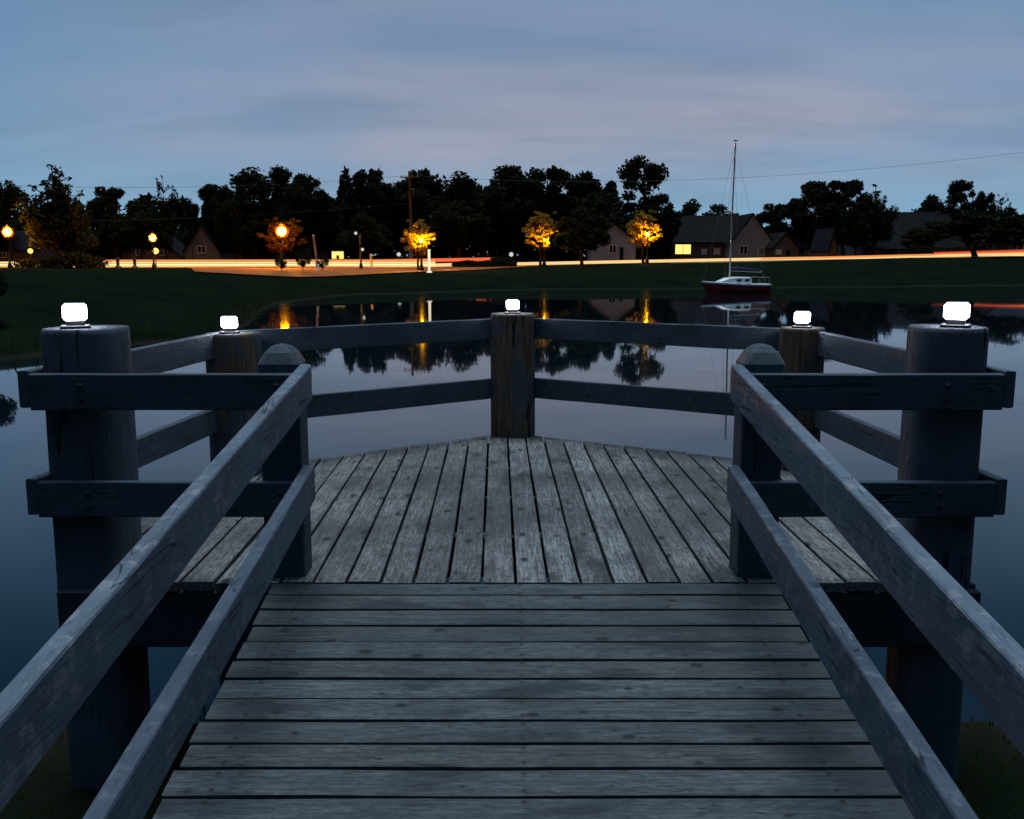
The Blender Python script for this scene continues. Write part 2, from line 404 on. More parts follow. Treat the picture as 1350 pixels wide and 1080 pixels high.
# ------------------------------------------------------------------ the pier platform
DZ = 1.01                        # deck height over the water
YF = 3.80                        # front edge
CORN = {'A0': (-1.88,3.80), 'B0': (-1.70,5.86), 'C': (.02,7.16), 'B1': (1.80,6.02), 'A1': (1.915,3.80)}
pier = thing('pier_platform', (0, 5.2, 0), 'weathered timber viewing platform with grey rails standing in the pond', 'pier')
PM = Matrix.Translation((0,-5.2,0))
def pobj(name, bm, m, smooth=False, parent=None):
    if parent is None: bmesh.ops.transform(bm, matrix=PM, verts=bm.verts)
    return obj(name, bm, m, parent or pier, smooth)
def set_uv(bm, d):
    lay = bm.loops.layers.uv.new('UVMap')
    for f in bm.faces:
        for l in f.loops: l[lay].uv = d[l.vert]
def far_y(x):
    for a, b in (('A0','B0'),('B0','C'),('C','B1'),('B1','A1')):
        (ax, ay), (bx, by) = CORN[a], CORN[b]
        if ax-1e-6 <= x <= bx+1e-6: return ay+(by-ay)*(x-ax)/(bx-ax) if bx != ax else ay
    return YF
bm = bmesh.new(); UVD = {}; x = -1.86; PW = .1335; skew = -.0155
while x < 1.90:
    wd = PW+random.uniform(-.004, .004)
    a, b = x+.0068, min(x+wd-.0068, 1.905)
    if b-a > .03:
        ya, yb = far_y(max(a,-1.879))+.015, far_y(min(b,1.914))+.015
        za = DZ+random.uniform(-.0025, .0025); zb = za+random.uniform(-.0015,.0015)
        e = random.uniform(-.006, .006)
        sa, sb = skew*(ya-YF), skew*(yb-YF)
        y00 = YF if -1.58 < (a+b)/2 < 1.615 else 4.17     # boards outside the stout posts start behind them
        ns = 7                                            # a few cross cuts so that long boards can wander slightly
        tops = []
        rows = []
        for k in range(ns+1):
            t = k/ns
            wob = .0045*noise.noise(Vector((x*9, t*3.2, 1.0)))
            yl = y00+e-.012+(ya-y00+.012-e)*t; yr = y00+e-.012+(yb-y00+.012-e)*t
            zl = za+(zb-za)*t+.0015*noise.noise(Vector((x*5, t*3, 7)))
            rows.append([bm.verts.new(q) for q in ((a+sa*t+wob, yl, zl-.036), (b+sb*t+wob, yr, zl-.036), (b+sb*t+wob, yr, zl), (b-.004+sb*t+wob, yr, zl+.0025), (a+.004+sa*t+wob, yl, zl+.0025), (a+sa*t+wob, yl, zl))])
        for k, r in enumerate(rows):
            cm = sum(v_.co.x for v_ in r)/6
            for v_ in r: UVD[v_] = (v_.co.x-cm, (v_.co.y-3.82)/.78)
        for k in range(ns):
            for q in range(6):
                bm.faces.new([rows[k][q], rows[k][(q+1)%6], rows[k+1][(q+1)%6], rows[k+1][q]])
        bm.faces.new(rows[0][::-1]); bm.faces.new(rows[-1])
    x += wd
bmesh.ops.recalc_face_normals(bm, faces=bm.faces)
set_uv(bm, UVD)
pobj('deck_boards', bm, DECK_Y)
# timbers under the boards
bm = bmesh.new(); box(bm, -1.83, 1.885, YF-.002, YF+.043, DZ-.275, DZ-.042, .004); pobj('fascia_beam', bm, FASCIA)
for yy in (4.578, 5.358, 6.138):
    hw = 1.60 if yy < 6 else 1.2
    bm = bmesh.new(); box(bm, -hw, hw, yy, yy+.045, DZ-.24, DZ-.043); pobj('joist', bm, FASCIA)
for a, b in (('B0','C'),('C','B1'),('A0','B0'),('A1','B1')):
    p, q = Vector((*CORN[a], DZ-.045)), Vector((*CORN[b], DZ-.045))
    d = (q-p).normalized()*.1
    bm = bmesh.new(); board(bm, p+d, q-d, .04, .19, 1 if a in ('A1',) else -1, .003); pobj('rim_joist', bm, FASCIA)
# rails: the long sides and the far corner
for hz in (.85, .42):
    nm = 'upper_rail' if hz > .6 else 'lower_rail'
    z = DZ+hz
    for a, b, sd in (('B0','C',-1 if False else 1),('C','B1',1)):
        p, q = Vector((*CORN[a], z)), Vector((*CORN[b], z))
        bm = bmesh.new(); d = (q-p).normalized()
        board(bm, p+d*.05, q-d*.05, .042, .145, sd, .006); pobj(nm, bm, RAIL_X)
    for a, b, sd in (('A0','B0',1),('A1','B1',-1)):
        p, q = Vector((*CORN[a], z)), Vector((*CORN[b], z))
        d = (q-p).normalized()
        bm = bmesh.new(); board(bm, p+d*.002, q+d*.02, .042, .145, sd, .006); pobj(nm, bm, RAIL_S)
    # the short front rails either side of the ramp, ending against the ramp rails
    zz2 = z-.012
    for x0, x1 in ((-1.877, -.838), (.908, 1.912)):
        bm = bmesh.new(); board(bm, (x0, YF, zz2), (x1, YF, zz2), .040, .142, 1, .005)
        ro = pobj('front_'+nm, bm, RAIL_X)
        for bx in ((x0+.07 if x0 > 0 else x1-.08), (x1-.22 if x0 > 0 else x0+.20)):
            for dz in (.045, .10):
                bb = bmesh.new(); lathe(bb, [(.010, 0), (.010, .006), (.006, .009)], 0, 0, 8)
                bmesh.ops.transform(bb, matrix=PM @ Matrix.Translation((bx, YF+.001, zz2-dz)) @ Matrix.Rotation(math.pi/2, 4, 'X'), verts=bb.verts)
                obj('bolt', bb, BOLT, ro)
# posts
def round_post(x, y, r, top, seed, lean=(0, 0), z0=-1.2, sq=3.2):
    bm = bmesh.new(); seg = 48; rings = []
    zs = [z0]+[z0+(top-.02-z0)*k/18 for k in range(1, 18)]+[top-.022, top-.006, top]
    for i, z in enumerate(zs):
        rr = r*(1.0 if z < top-.01 else (.985 if z < top-.003 else .955)); ring = []
        rr *= 1+.04*(top-z)/(top-z0)
        for k in range(seg):
            a = 2*math.pi*k/seg
            sh = (abs(math.cos(a+.12*seed))**sq+abs(math.sin(a+.12*seed))**sq)**(-1/sq)
            q = .96*rr*sh*(1+.065*noise.noise(Vector((math.cos(a)*1.3+seed, math.sin(a)*1.3, z*.5)))+.018*noise.noise(Vector((math.cos(a)*5, math.sin(a)*5+seed, z*.7))))
            t = (z-DZ)
            ring.append(bm.verts.new((x+q*math.cos(a)+lean[0]*t, y+q*math.sin(a)+lean[1]*t, z)))
        rings.append(ring)
    for i in range(len(rings)-1):
        for k in range(seg): bm.faces.new([rings[i][k], rings[i][(k+1)%seg], rings[i+1][(k+1)%seg], rings[i+1][k]])
    bm.faces.new(rings[0][::-1]); bm.faces.new(rings[-1])
    return bm
POSTL = [(-1.735, 4.01, .150, DZ+1.005, 'grey', 'stout grey corner post at the front left of the platform'),
         (-1.645, 5.80, .152, DZ+.845, 'worn', 'grey post with a brown bare patch at the back left of the platform'),
         (.005, 7.10, .163, DZ+.885, 'worn', 'patchy grey and brown post at the point of the platform'),
         (1.755, 5.96, .138, DZ+.865, 'brown', 'brown bare wood post at the back right of the platform'),
         (1.768, 4.005, .145, DZ+1.01, 'grey', 'stout grey corner post at the front right of the platform')]
for i, (x, y, r, top, kind, lab) in enumerate(POSTL):
    po = pobj('post', round_post(x, y, r, top, (0.5, 2.0, 1.2, 3.1, 0.9)[i], ((.004, 0) if i == 0 else (0, 0)), -1.2, (4.2, 3.0, 3.0, 2.5, 3.8)[i]), POSTS[kind], True)
    po['label'] = lab

# lights standing on the posts
lamp0 = None
LL = ['cool white square lamp on the front left corner post, left of the ramp', 'cool white square lamp on the back left post beside the pointed newel',
      'cool white square lamp on the post at the far point of the platform', 'cool white square lamp on the brown back right post',
      'cool white square lamp on the front right corner post, right of the ramp']
OFF = [(-.02,-.04,0), (-.01,-.02,.06), (0,-.03,.02), (-.01,-.02,-.05), (.01,-.05,-.08)]
for i, (x, y, r, top, kind, lab) in enumerate(POSTL):
    if i == 0:
        lamp0 = o = thing('post_lamp', (0,0,0), LL[0], 'lamp', 'white lamps on the platform posts')
        bm = bmesh.new(); box(bm, -.055, .055, -.055, .055, 0, .012, .003); box(bm, -.034, .034, -.034, .034, .0125, .031); obj('base', bm, IRON, o)
        bm = bmesh.new(); box(bm, -.045, .045, -.045, .045, .0315, .096, .010); obj('lamp_glass', bm, LAMPW, o)
        bm = bmesh.new(); box(bm, -.037, .037, -.037, .037, .0965, .099, .001); obj('lamp_cap', bm, WHITEP, o)
    else:
        o = copy_tree(lamp0); o['label'] = LL[i]
    o.location = (x+OFF[i][0], y+OFF[i][1], top+.0005); o.rotation_euler = (0, 0, math.atan2(-x, y)+OFF[i][2])

# ------------------------------------------------------------------ the ramp
SL = .12
def ramp_z(y): return DZ-SL*(YF-.03-y)
ramp = thing('boardwalk_ramp', (0, 1.5, 0), 'sloping boardwalk of grey cross planks with handrails leading up to the platform', 'boardwalk')
PR = Matrix.Translation((0,-1.5,0))
def robj(name, bm, m, smooth=False):
    bmesh.ops.transform(bm, matrix=PR, verts=bm.verts); return obj(name, bm, m, ramp, smooth)
bm = bmesh.new(); UVD = {}; y = YF-.017; first = True
while y > -2.2:
    wd = .1205+random.uniform(-.0035, .0035)
    if first: wd = .104; first = False
    y1, y0 = y-.0075, y-wd+.0075
    xl = -.945+random.uniform(-.008, .008); xr = 1.055+random.uniform(-.008, .008)
    dz = random.uniform(-.003, .002); tw = random.uniform(-.002, .002)
    ns = 9; rows = []
    for k in range(ns+1):
        t = k/ns; xx = xl+(xr-xl)*t
        wob = .0055*noise.noise(Vector((t*3.5, y*7, 2.0))); wz = .002*noise.noise(Vector((t*3, y*5, 9)))+tw*(t-.5)
        a, b = y0+wob, y1+wob
        za, zb = ramp_z(a)+dz+wz, ramp_z(b)+dz+wz
        rows.append([bm.verts.new(q) for q in ((xx,a,za-.038),(xx,a,za-.003),(xx,a+.005,za),(xx,b-.005,zb),(xx,b,zb-.003),(xx,b,zb-.038))])
    for r in rows:
        cm = sum(v_.co.y for v_ in r)/6
        for v_ in r: UVD[v_] = (v_.co.y-cm, (v_.co.x+.8225)/.855)
    for k in range(ns):
        for q in range(6): bm.faces.new([rows[k][q], rows[k][(q+1)%6], rows[k+1][(q+1)%6], rows[k+1][q]])
    bm.faces.new(rows[0]); bm.faces.new(rows[-1][::-1])
    y -= wd
bmesh.ops.recalc_face_normals(bm, faces=bm.faces)
set_uv(bm, UVD)
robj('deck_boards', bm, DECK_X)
for x in (-.80, .06, .91):
    bm = bmesh.new(); board(bm, (x, -2.1, ramp_z(-2.1)-.042), (x, YF-.08, ramp_z(YF-.08)-.042), .045, .17, 1, .003); robj('stringer', bm, FASCIA)
for x, sd in ((-.79, 1), (.862, -1)):
    for hz in (.86, .455):
        bm = bmesh.new(); a = (x, -2.0, ramp_z(-2.0)+hz); b = (x, 3.86, ramp_z(3.86)+hz)
        board(bm, a, b, .046, .145, sd, .008, 2)
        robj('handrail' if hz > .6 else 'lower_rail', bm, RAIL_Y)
def newel(x0, x1, y0, y1, zb, zt):
    bm = bmesh.new(); cx, cy = (x0+x1)/2, (y0+y1)/2; prof = [(1, zb), (1, zt-.074), (.965, zt-.068), (.74, zt-.030), (.48, zt-.008), (.2, zt)]
    hx, hy = (x1-x0)/2, (y1-y0)/2; seg = 24; rings = []
    for s, z in prof:
        rr = []
        for k in range(seg):
            a = 2*math.pi*(k+.5)/seg; ca, sa = math.cos(a), math.sin(a)
            pw = .18 if s > .95 else .18+.7*(1-s)
            q = lambda v: math.copysign(abs(v)**pw, v)
            rr.append(bm.verts.new((cx+hx*s*q(ca), cy+hy*s*q(sa), z)))
        rings.append(rr)
    for i in range(len(rings)-1):
        for k in range(seg): bm.faces.new([rings[i][k], rings[i][(k+1)%seg], rings[i+1][(k+1)%seg], rings[i+1][k]])
    bm.faces.new(rings[0][::-1]); bm.faces.new(rings[-1]); return bm
for x0, x1 in ((-1.0, -.838), (.91, 1.075)):
    robj('newel_post', newel(x0, x1, YF+.042, YF+.205, DZ+.004, DZ+.945), NEWEL)
    robj('newel_post', newel(x0, x1, -1.0, -.84, -.3, ramp_z(-.92)+.93), NEWEL)

def leaf_mat(name, col, trans, var=.35):
    m = M(name); g = N(m)
    tc = g.n('ShaderNodeTexCoord').outputs['Object']
    isl = g.n('ShaderNodeNewGeometry').outputs['Random Per Island']
    c = g.mix(isl, tuple(q*(1-var) for q in col), tuple(q*(1+var) for q in col))
    c = g.mix(g.ramp(g.noise(tc, .8, 3), [(.35, .5), (.65, 0.0)]), c, tuple(q*.5 for q in col))
    d = g.n('ShaderNodeBsdfDiffuse'); t = g.n('ShaderNodeBsdfTranslucent'); mx = g.n('ShaderNodeMixShader'); o = g.n('ShaderNodeOutputMaterial')
    g.l(c, d.inputs[0]); g.l(c, t.inputs[0]); mx.inputs[0].default_value = trans
    g.l(d.outputs[0], mx.inputs[1]); g.l(t.outputs[0], mx.inputs[2]); g.l(mx.outputs[0], o.inputs[0]); return m
# grass on the near bank and along the water's edge of the left bank
def blades(name, spots, hmin, hmax, m, label):
    me = bpy.data.meshes.new(name); v = []; f = []
    for x, y in spots:
        z = ground_z(x, y)-.02
        h = random.uniform(hmin, hmax); a = random.uniform(0, 6.28); l = h*random.uniform(.1, .55); b = random.uniform(0, 6.28); ww = h*.035+.004
        ux, uy = math.cos(a)*ww, math.sin(a)*ww; lx, ly = math.cos(b)*l, math.sin(b)*l
        i = len(v)
        v += [(x-ux, y-uy, z), (x+ux, y+uy, z), (x+ux*.7+lx*.4, y+uy*.7+ly*.4, z+h*.6), (x-ux*.7+lx*.4, y-uy*.7+ly*.4, z+h*.6), (x+lx, y+ly, z+h)]
        f += [(i, i+1, i+2, i+3), (i+3, i+2, i+4)]
    me.from_pydata(v, [], f)
    return tag(link(name, me, None, m), label, None, None, 'stuff')
GRASS = leaf_mat('grass_blade', (.040,.060,.020), .5)
sp = []
while len(sp) < 26000:
    x, y = random.uniform(-6, 6), random.uniform(.5, 4.9)
    if not pond(x, y)[0]: sp.append((x, y))
blades('grass', sp, .02, .06, GRASS, 'short dark grass on the near bank under the ramp')
sp = []
for i in range(30000):
    x, y = random.uniform(-40, -6), random.uniform(15, 62)
    ins, d = pond(x, y)
    if not ins and d < 1.4 and random.random() > d/1.4: sp.append((x, y))
blades('shore_grass', sp, .12, .42, GRASS, 'ragged grass along the edge of the left bank')

# ------------------------------------------------------------------ trees
LEAF = leaf_mat('dark_foliage', (.022,.027,.014), .25)
LEAFST = leaf_mat('lamp_lit_foliage', (.34,.225,.034), .55)  # lit copy of the foliage, lamp glow put into the leaf colour
LEAFDIM = leaf_mat('amber_lit_foliage', (.058,.030,.006), .5)  # dimmer lit copy, orange lamp glow partly in the leaf colour
BARK = mat_plain('bark', (.045,.036,.028), .9, .1, 0, .4, 4)

def tree_mesh(kind, seed, nl, leaf):
    """unit tree: 10 m tall, about 3 m crown radius. returns trunk mesh, crown mesh"""
    rnd = random.Random(seed)
    clumps = []
    def add(x, y, z, r): clumps.append((Vector((x, y, z)), r))
    if kind == 'round':
        for i in range(34):
            a = rnd.uniform(0, 6.28); t = rnd.uniform(-1, 1); q = math.sqrt(1-t*t)*rnd.uniform(.55, 1)
            add(2.5*q*math.cos(a), 2.5*q*math.sin(a), 5.7+3.4*t*rnd.uniform(.75, 1.0), rnd.uniform(.6, 1.15))
        base = 2.4
    elif kind == 'tall':
        for i in range(32):
            z = rnd.uniform(2.2, 9.4); w_ = 2.6*math.sin(math.pi*min(1, max(.12, (z-1.2)/9.2)))**.7
            a = rnd.uniform(0, 6.28); q = w_*rnd.uniform(.35, 1)
            add(q*math.cos(a), q*math.sin(a), z, rnd.uniform(.5, .95))
        base = 2.0
    elif kind == 'spiky':
        for i in range(30):
            a = rnd.uniform(0, 6.28); s = rnd.random()**.5; tip = 9.6-4.6*s+rnd.uniform(-.8, .3)
            for k in range(3):
                q = 2.7*s*(1-.18*k); add(q*math.cos(a), q*math.sin(a), tip-k*1.05, .28+.20*k)
        for i in range(16):
            a = rnd.uniform(0, 6.28); q = 2.4*rnd.random()**.5; add(q*math.cos(a), q*math.sin(a), rnd.uniform(2.0, 5.5), .95)
        base = 1.8
    elif kind == 'airy':
        for i in range(13):
            a = rnd.uniform(0, 6.28); z = rnd.choice((4.6, 5.4, 6.6, 7.6, 8.3, 8.9))+rnd.uniform(-.4, .4)
            q = {0: 2.4, 1: 2.0, 2: 2.6}[i % 3]*rnd.uniform(.45, 1)*(1 if z < 8.5 else .75)
            add(q*math.cos(a), q*math.sin(a), z, rnd.uniform(.55, .95))
        for i in range(7): add(rnd.uniform(-1.4, 1.4), rnd.uniform(-1.4, 1.4), rnd.uniform(8.0, 9.3), .7)
        base = 4.0
    elif kind == 'street':
        for i in range(64):
            a = rnd.uniform(0, 6.28); t = rnd.uniform(-1, 1); q = math.sqrt(1-t*t)*rnd.uniform(.15, 1)**.6
            add(2.6*q*math.cos(a), 2.6*q*math.sin(a), 6.0+3.0*t*(1-.25*q), rnd.uniform(.25, .6))
        for i in range(14):
            a = rnd.uniform(0, 6.28); q = rnd.uniform(.5, 2.2); add(q*math.cos(a), q*math.sin(a), rnd.uniform(7.6, 9.6), .25)
        base = 2.6
    elif kind == 'wide':
        for i in range(40):
            a = rnd.uniform(0, 6.28); q = 3.0*rnd.random()**.5; z = 3.0+5.6*rnd.random()*math.sqrt(max(.05, 1-(q/3.15)**2))
            add(q*math.cos(a), q*math.sin(a), z, rnd.uniform(.55, 1.0))
        base = 2.4
    elif kind == 'twiggy':
        for i in range(20):
            a = rnd.uniform(0, 6.28); q = 1.7*rnd.random()**.5; z = rnd.uniform(2.2, 7.6)
            add(q*math.cos(a), q*math.sin(a), z, rnd.uniform(.5, .9))
        for i in range(12):
            a = rnd.uniform(0, 6.28); q = 2.0*rnd.random()**.5; add(q*math.cos(a), q*math.sin(a), rnd.uniform(7.6, 9.7), rnd.uniform(.15, .35))
        base = 2.0
    elif kind == 'ball':
        for i in range(40):
            a = rnd.uniform(0, 6.28); t = rnd.uniform(-1, 1); q = math.sqrt(1-t*t)
            add(2.4*q*math.cos(a), 2.4*q*math.sin(a), 5.9+3.1*t, .9)
        base = 3.4
    # trunk and limbs
    bm = bmesh.new(); top = max(c.z for c, r in clumps)*.82
    path = [(0, 0, -.3), (0, 0, .4)]; px = py = 0
    for k in range(1, 7):
        px += rnd.uniform(-.16, .16); py += rnd.uniform(-.16, .16); path.append((px, py, .4+(top-.4)*k/6))
    rad = [.30, .21]+[.20*(1-.88*k/6) for k in range(1, 7)]
    if kind == 'ball': rad = [r*.6 for r in rad]
    tube(bm, path, rad, 7)
    pv = [Vector(p) for p in path]
    for c, r in clumps:
        zz_ = max(base*.75, min(top-.2, c.z-.55*math.hypot(c.x, c.y)-.3))
        j = min(range(len(pv)), key=lambda q: abs(pv[q].z-zz_)); s = pv[j]
        mid = s.lerp(c, .5)+Vector((rnd.uniform(-.2, .2), rnd.uniform(-.2, .2), .1))
        tube(bm, [s, mid, c, c+(c-mid).normalized()*r*.8], [.085, .055, .03, .01], 4, False)
    trunk = bpy.data.meshes.new('trunk'); bm.to_mesh(trunk); bm.free(); trunk.materials.append(BARK)
    v = []; f = []; per = max(4, nl//len(clumps))
    tot = sum(r*r for c, r in clumps)
    for c, r in clumps:
        for i in range(int(nl*r*r/tot)):
            d = Vector((rnd.gauss(0, 1), rnd.gauss(0, 1), rnd.gauss(0, 1))); d.normalize()
            p = c+d*r*(rnd.random()**.45)*rnd.choice((.8, 1, 1, 1.15))
            u = Vector((rnd.gauss(0, 1), rnd.gauss(0, 1), rnd.gauss(0, 1))).normalized(); q = u.cross(Vector((rnd.gauss(0, 1), rnd.gauss(0, 1), rnd.gauss(0, 1)))).normalized()
            s = leaf*rnd.uniform(.6, 1.3); i0 = len(v)
            v += [tuple(p-u*s), tuple(p+q*s*.5), tuple(p+u*s), tuple(p-q*s*.5)]; f.append((i0, i0+1, i0+2, i0+3))
    crown = bpy.data.meshes.new('crown'); crown.from_pydata(v, [], f)
    return trunk, crown
KINDS = {}
for kind, n_, leaf in (('round', 8500, .23), ('tall', 8000, .23), ('spiky', 6500, .19), ('airy', 2800, .22), ('wide', 6500, .23), ('twiggy', 2200, .18), ('street', 9000, .115), ('ball', 2600, .24)):
    for s in range(3 if kind in ('round', 'tall') else 2 if kind in ('wide', 'street', 'spiky') else 1):
        KINDS[kind, s] = tree_mesh(kind, hash_seed := 100+17*s+len(kind)*7, n_, leaf)
PROTO = {}
def tree(name, kind, s, px, top, hw, depth, label, group, m=None, rz=None, base_off=0.0):
    if depth > 125 and kind in ('round', 'tall', 'wide'): hw *= 1.34
    x = X_at(px, depth); gz = ground_z(x, depth)
    h = Z_at(top, depth)-gz; wid = hw/F*depth
    m = m or LEAF
    key = (kind, s, m.name)
    if key not in PROTO:
        tr, cr = KINDS[kind, s]
        if m is not LEAF:
            cr = cr.copy()
        if not cr.materials: cr.materials.append(m)
        else: cr.materials[0] = m
        o = thing(name, (0,0,0), label, 'tree', group)
        link('trunk', tr, o); link('crown', cr, o); PROTO[key] = o
    else:
        o = copy_tree(PROTO[key]); o['label'] = label; o.name = name
        if group: o['group'] = group
        elif 'group' in o: del o['group']
    o.location = (x, depth, gz-.1); o.rotation_euler = (0, 0, random.uniform(0, 6.28) if rz is None else rz)
    o.scale = (wid/3.15, wid/3.15, (h+.1)/9.9)
    return o
G1 = 'dark trees of the wood across the pond'
G2 = 'trees behind the left bank'
G3 = 'trees behind the houses on the right'
T = tree
T('leafy_tree','spiky',0, 85,206,56, 94,'large dark spiky tree on the far left, taller than its neighbours',G2)
T('leafy_tree','airy',0, 22,236,34,128,'thin gappy tree behind the leftmost street lamp',G2)
T('leafy_tree','round',0,-20,225,48,132,'dark tree cut by the left edge of the picture',G2)
T('leafy_tree','tall',0,160,243,27,132,'dark tree just right of the large spiky tree',G2)
T('leafy_tree','wide',0,192,258,30,128,'low broad tree behind the middle one of the three bare street lamps',G2)
T('twiggy_tree','twiggy',0,226,228,24,130,'half bare tree with upright twigs on the left skyline',G2)
T('leafy_tree','airy',0,259,260,14,136,'small sapling in the sky gap left of the wood',G2)
T('leafy_tree','tall',1,292,242,24,138,'dark tree at the left end of the wood, above the steep grey gable',G1)
T('leafy_tree','round',1,343,223,40,146,'broad dark tree in the wood above the brightest street lamp',G1)
T('leafy_tree','tall',2,385,224,26,150,'narrow dark tree in the wood just right of the brightest street lamp',G1)
T('leafy_tree','round',2,412,224,28,140,'dark tree in the wood above the pale slim pole',G1)
T('leafy_tree','wide',1,446,234,32,150,'lower dark tree in the wood above the yellow glowing box',G1)
T('leafy_tree','tall',0,490,219,30,142,'tall dark tree in the wood left of the utility pole',G1)
T('leafy_tree','round',0,552,218,40,146,'round topped dark tree right behind the utility pole',G1)
T('leafy_tree','round',1,606,229,34,140,'dark domed tree first to the right of the utility pole',G1)
T('leafy_tree','wide',0,640,231,30,150,'dark tree low in the skyline between two taller crowns of the wood',G1)
T('leafy_tree','round',2,674,213,36,144,'tall dark tree in the wood straight above the lamp on the middle post',G1)
T('leafy_tree','tall',1,722,220,34,148,'tall dark tree in the wood above the middle lit orange tree',G1)
T('leafy_tree','round',0,764,221,36,146,'dark tree in the wood above the black shade tree by the road',G1)
T('leafy_tree','wide',1,803,233,40,138,'broad dark tree in the wood above the grey house',G1)
T('leafy_tree','airy',0,843,203,38,140,'tallest gappy tree at the right end of the wood, above the brightest orange tree',G1)
T('leafy_tree','tall',2,866,258,22,136,'low dark tree at the right foot of the wood',G1)
T('leafy_tree','round',1,908,264,22,165,'small dark tree behind the pale chimney',G3)
T('leafy_tree','wide',0,942,260,26,165,'rounded dark tree behind the big roof, left of the boat mast',G3)
T('leafy_tree','tall',0,1022,266,26,160,'dark tree in the gap right of the pale gable house',G3)
T('leafy_tree','round',2,1071,235,36,150,'left one of the three tall dark trees right of the boat mast',G3)
T('leafy_tree','tall',1,1106,236,30,146,'middle one of the three tall dark trees right of the boat mast',G3)
T('leafy_tree','spiky',1,1145,232,30,148,'spiky right one of the three tall dark trees right of the boat mast',G3)
T('leafy_tree','round',0,1222,253,24,160,'dark tree left of the twin tall crowns over the long roof',G3)
T('leafy_tree','tall',2,1258,240,23,158,'tallest tree above the long dark roof',G3)
T('leafy_tree','tall',0,1288,250,14,158,'narrow tree just right of the tallest one over the long roof',G3)
T('twiggy_tree','twiggy',0,1308,252,18,162,'thin pale twigged tree on the far right skyline',G3)
T('leafy_tree','wide',1,1342,258,34,150,'broad dark tree cut by the right edge of the picture',G3)
# nearer trees by the road
G4 = 'trees standing by the far road'
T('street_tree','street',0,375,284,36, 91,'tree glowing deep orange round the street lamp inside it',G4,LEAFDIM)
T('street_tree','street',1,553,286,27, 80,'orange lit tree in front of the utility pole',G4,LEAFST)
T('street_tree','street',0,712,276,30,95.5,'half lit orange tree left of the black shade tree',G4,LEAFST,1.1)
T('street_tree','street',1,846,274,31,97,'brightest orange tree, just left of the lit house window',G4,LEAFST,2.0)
T('leafy_tree','wide',0,766,262,38, 93,'black shade tree on a thin trunk right of the half lit orange tree',G4)
T('leafy_tree','round',2,606,264,48,122,'low dark round tree between two orange lit trees',G4)
T('leafy_tree','round',1,482,284,40,118,'low dark round tree behind the black twin globe lamp post',G4)
T('leafy_tree','wide',1,1278,264,64,98,'wide dark tree on a short trunk beside the right footpath',G4)
T('leafy_tree','tall',0,1122,262,26,124,'dark narrow tree in front of the long roof, right of the pink gable',G4)
T('leafy_tree','round',0,1205,298,20,126,'small round dark tree in front of the long dark roof',G4)
T('leafy_tree','tall',1,320,262,30,120,'dark tree between the steep grey gable and the brightest street lamp',G4)
T('leafy_tree','round',1,-42,322,58,25,'small bush of a tree on the left bank just outside the frame',None)
for px, top, hw, lab in ((374,332,9,'clipped ball tree straight under the brightest street lamp'),(403,326,11,'clipped ball tree between its two neighbours by the bright road'),(428,331,9,'clipped ball tree at the foot of the pale slim pole')):
    T('ball_tree','ball',0,px,top,hw,73,lab,'clipped ball trees before the bright road')
# undergrowth of the wood and low bushes
def bush(name, pts, hts, m, label, cat, kind=None, nl=1500, leaf=.25):
    rnd = random.Random(len(label)); v = []; f = []
    for i in range(nl):
        k = rnd.randrange(len(pts)-1); t = rnd.random()
        x = pts[k][0]+(pts[k+1][0]-pts[k][0])*t; y = pts[k][1]+(pts[k+1][1]-pts[k][1])*t+rnd.gauss(0, .9)
        hh = hts[k]+(hts[k+1]-hts[k])*t
        z = ground_z(x, y)+hh*rnd.random()**.7*(.72+.35*noise.noise(Vector((x*.5, 4, hh))))
        u = Vector((rnd.gauss(0, 1), rnd.gauss(0, 1), rnd.gauss(0, 1))).normalized(); q = u.cross(Vector((rnd.gauss(0, 1), rnd.gauss(0, 1), .3))).normalized(); s = leaf*rnd.uniform(.6, 1.3)
        i0 = len(v); p = Vector((x, y, z)); v += [tuple(p-u*s), tuple(p+q*s*.6), tuple(p+u*s), tuple(p-q*s*.6)]; f.append((i0, i0+1, i0+2, i0+3))
    me = bpy.data.meshes.new(name); me.from_pydata(v, [], f)
    return tag(link(name, me, None, m), label, cat, None, kind)
bush('undergrowth', [(X_at(-60,150),150),(X_at(300,152),152),(X_at(450,152),152),(X_at(700,152),152),(X_at(880,150),150)], [9,13,15,15,10], LEAF, 'dark undergrowth filling the foot of the far wood', None, 'stuff', 36000, .62)
bush('undergrowth', [(X_at(-900,140),140),(X_at(-500,146),146),(X_at(-90,146),146),(X_at(60,146),146),(X_at(180,146),146),(X_at(300,148),148)], [8,10,8,7,6.5,6], LEAF, 'dark undergrowth behind the houses on the left', None, 'stuff', 26000, .6)
bush('undergrowth', [(X_at(870,172),172),(X_at(1060,170),170),(X_at(1200,172),172),(X_at(1420,172),172),(X_at(1800,165),165),(X_at(2300,160),160)], [5,7,6,5.5,9,9], LEAF, 'dark undergrowth behind the houses on the right', None, 'stuff', 18000, .7)
bush('hedge', [(X_at(598,96.5),96.5),(X_at(646,96.5),96.5)], [.7,1.0], LEAF, 'low dark hedge before the red light strip', 'hedge', None, 900, .16)
bush('bush', [(X_at(648,95),95),(X_at(680,95),95)], [1.35,.95], LEAF, 'dark bush between the low hedge and the road light', 'bush', None, 900, .16)
bush('bush', [(X_at(34,95),95),(X_at(52,95),95)], [1.0,1.1], LEAF, 'small dark bush beside the leftmost street lamp', 'bush', None, 500, .16)
bush('bush', [(X_at(64,93),93),(X_at(100,92),92),(X_at(138,93),93)], [1.2,2.3,1.3], LEAF, 'dark bushes hiding the road under the large spiky tree', 'bush', None, 2600, .18)
bush('hedge', [(X_at(1195,120),120),(X_at(1320,120),120)], [1.5,1.7], LEAF, 'dark hedge along the front of the long roofed house', 'hedge', None, 1600, .2)

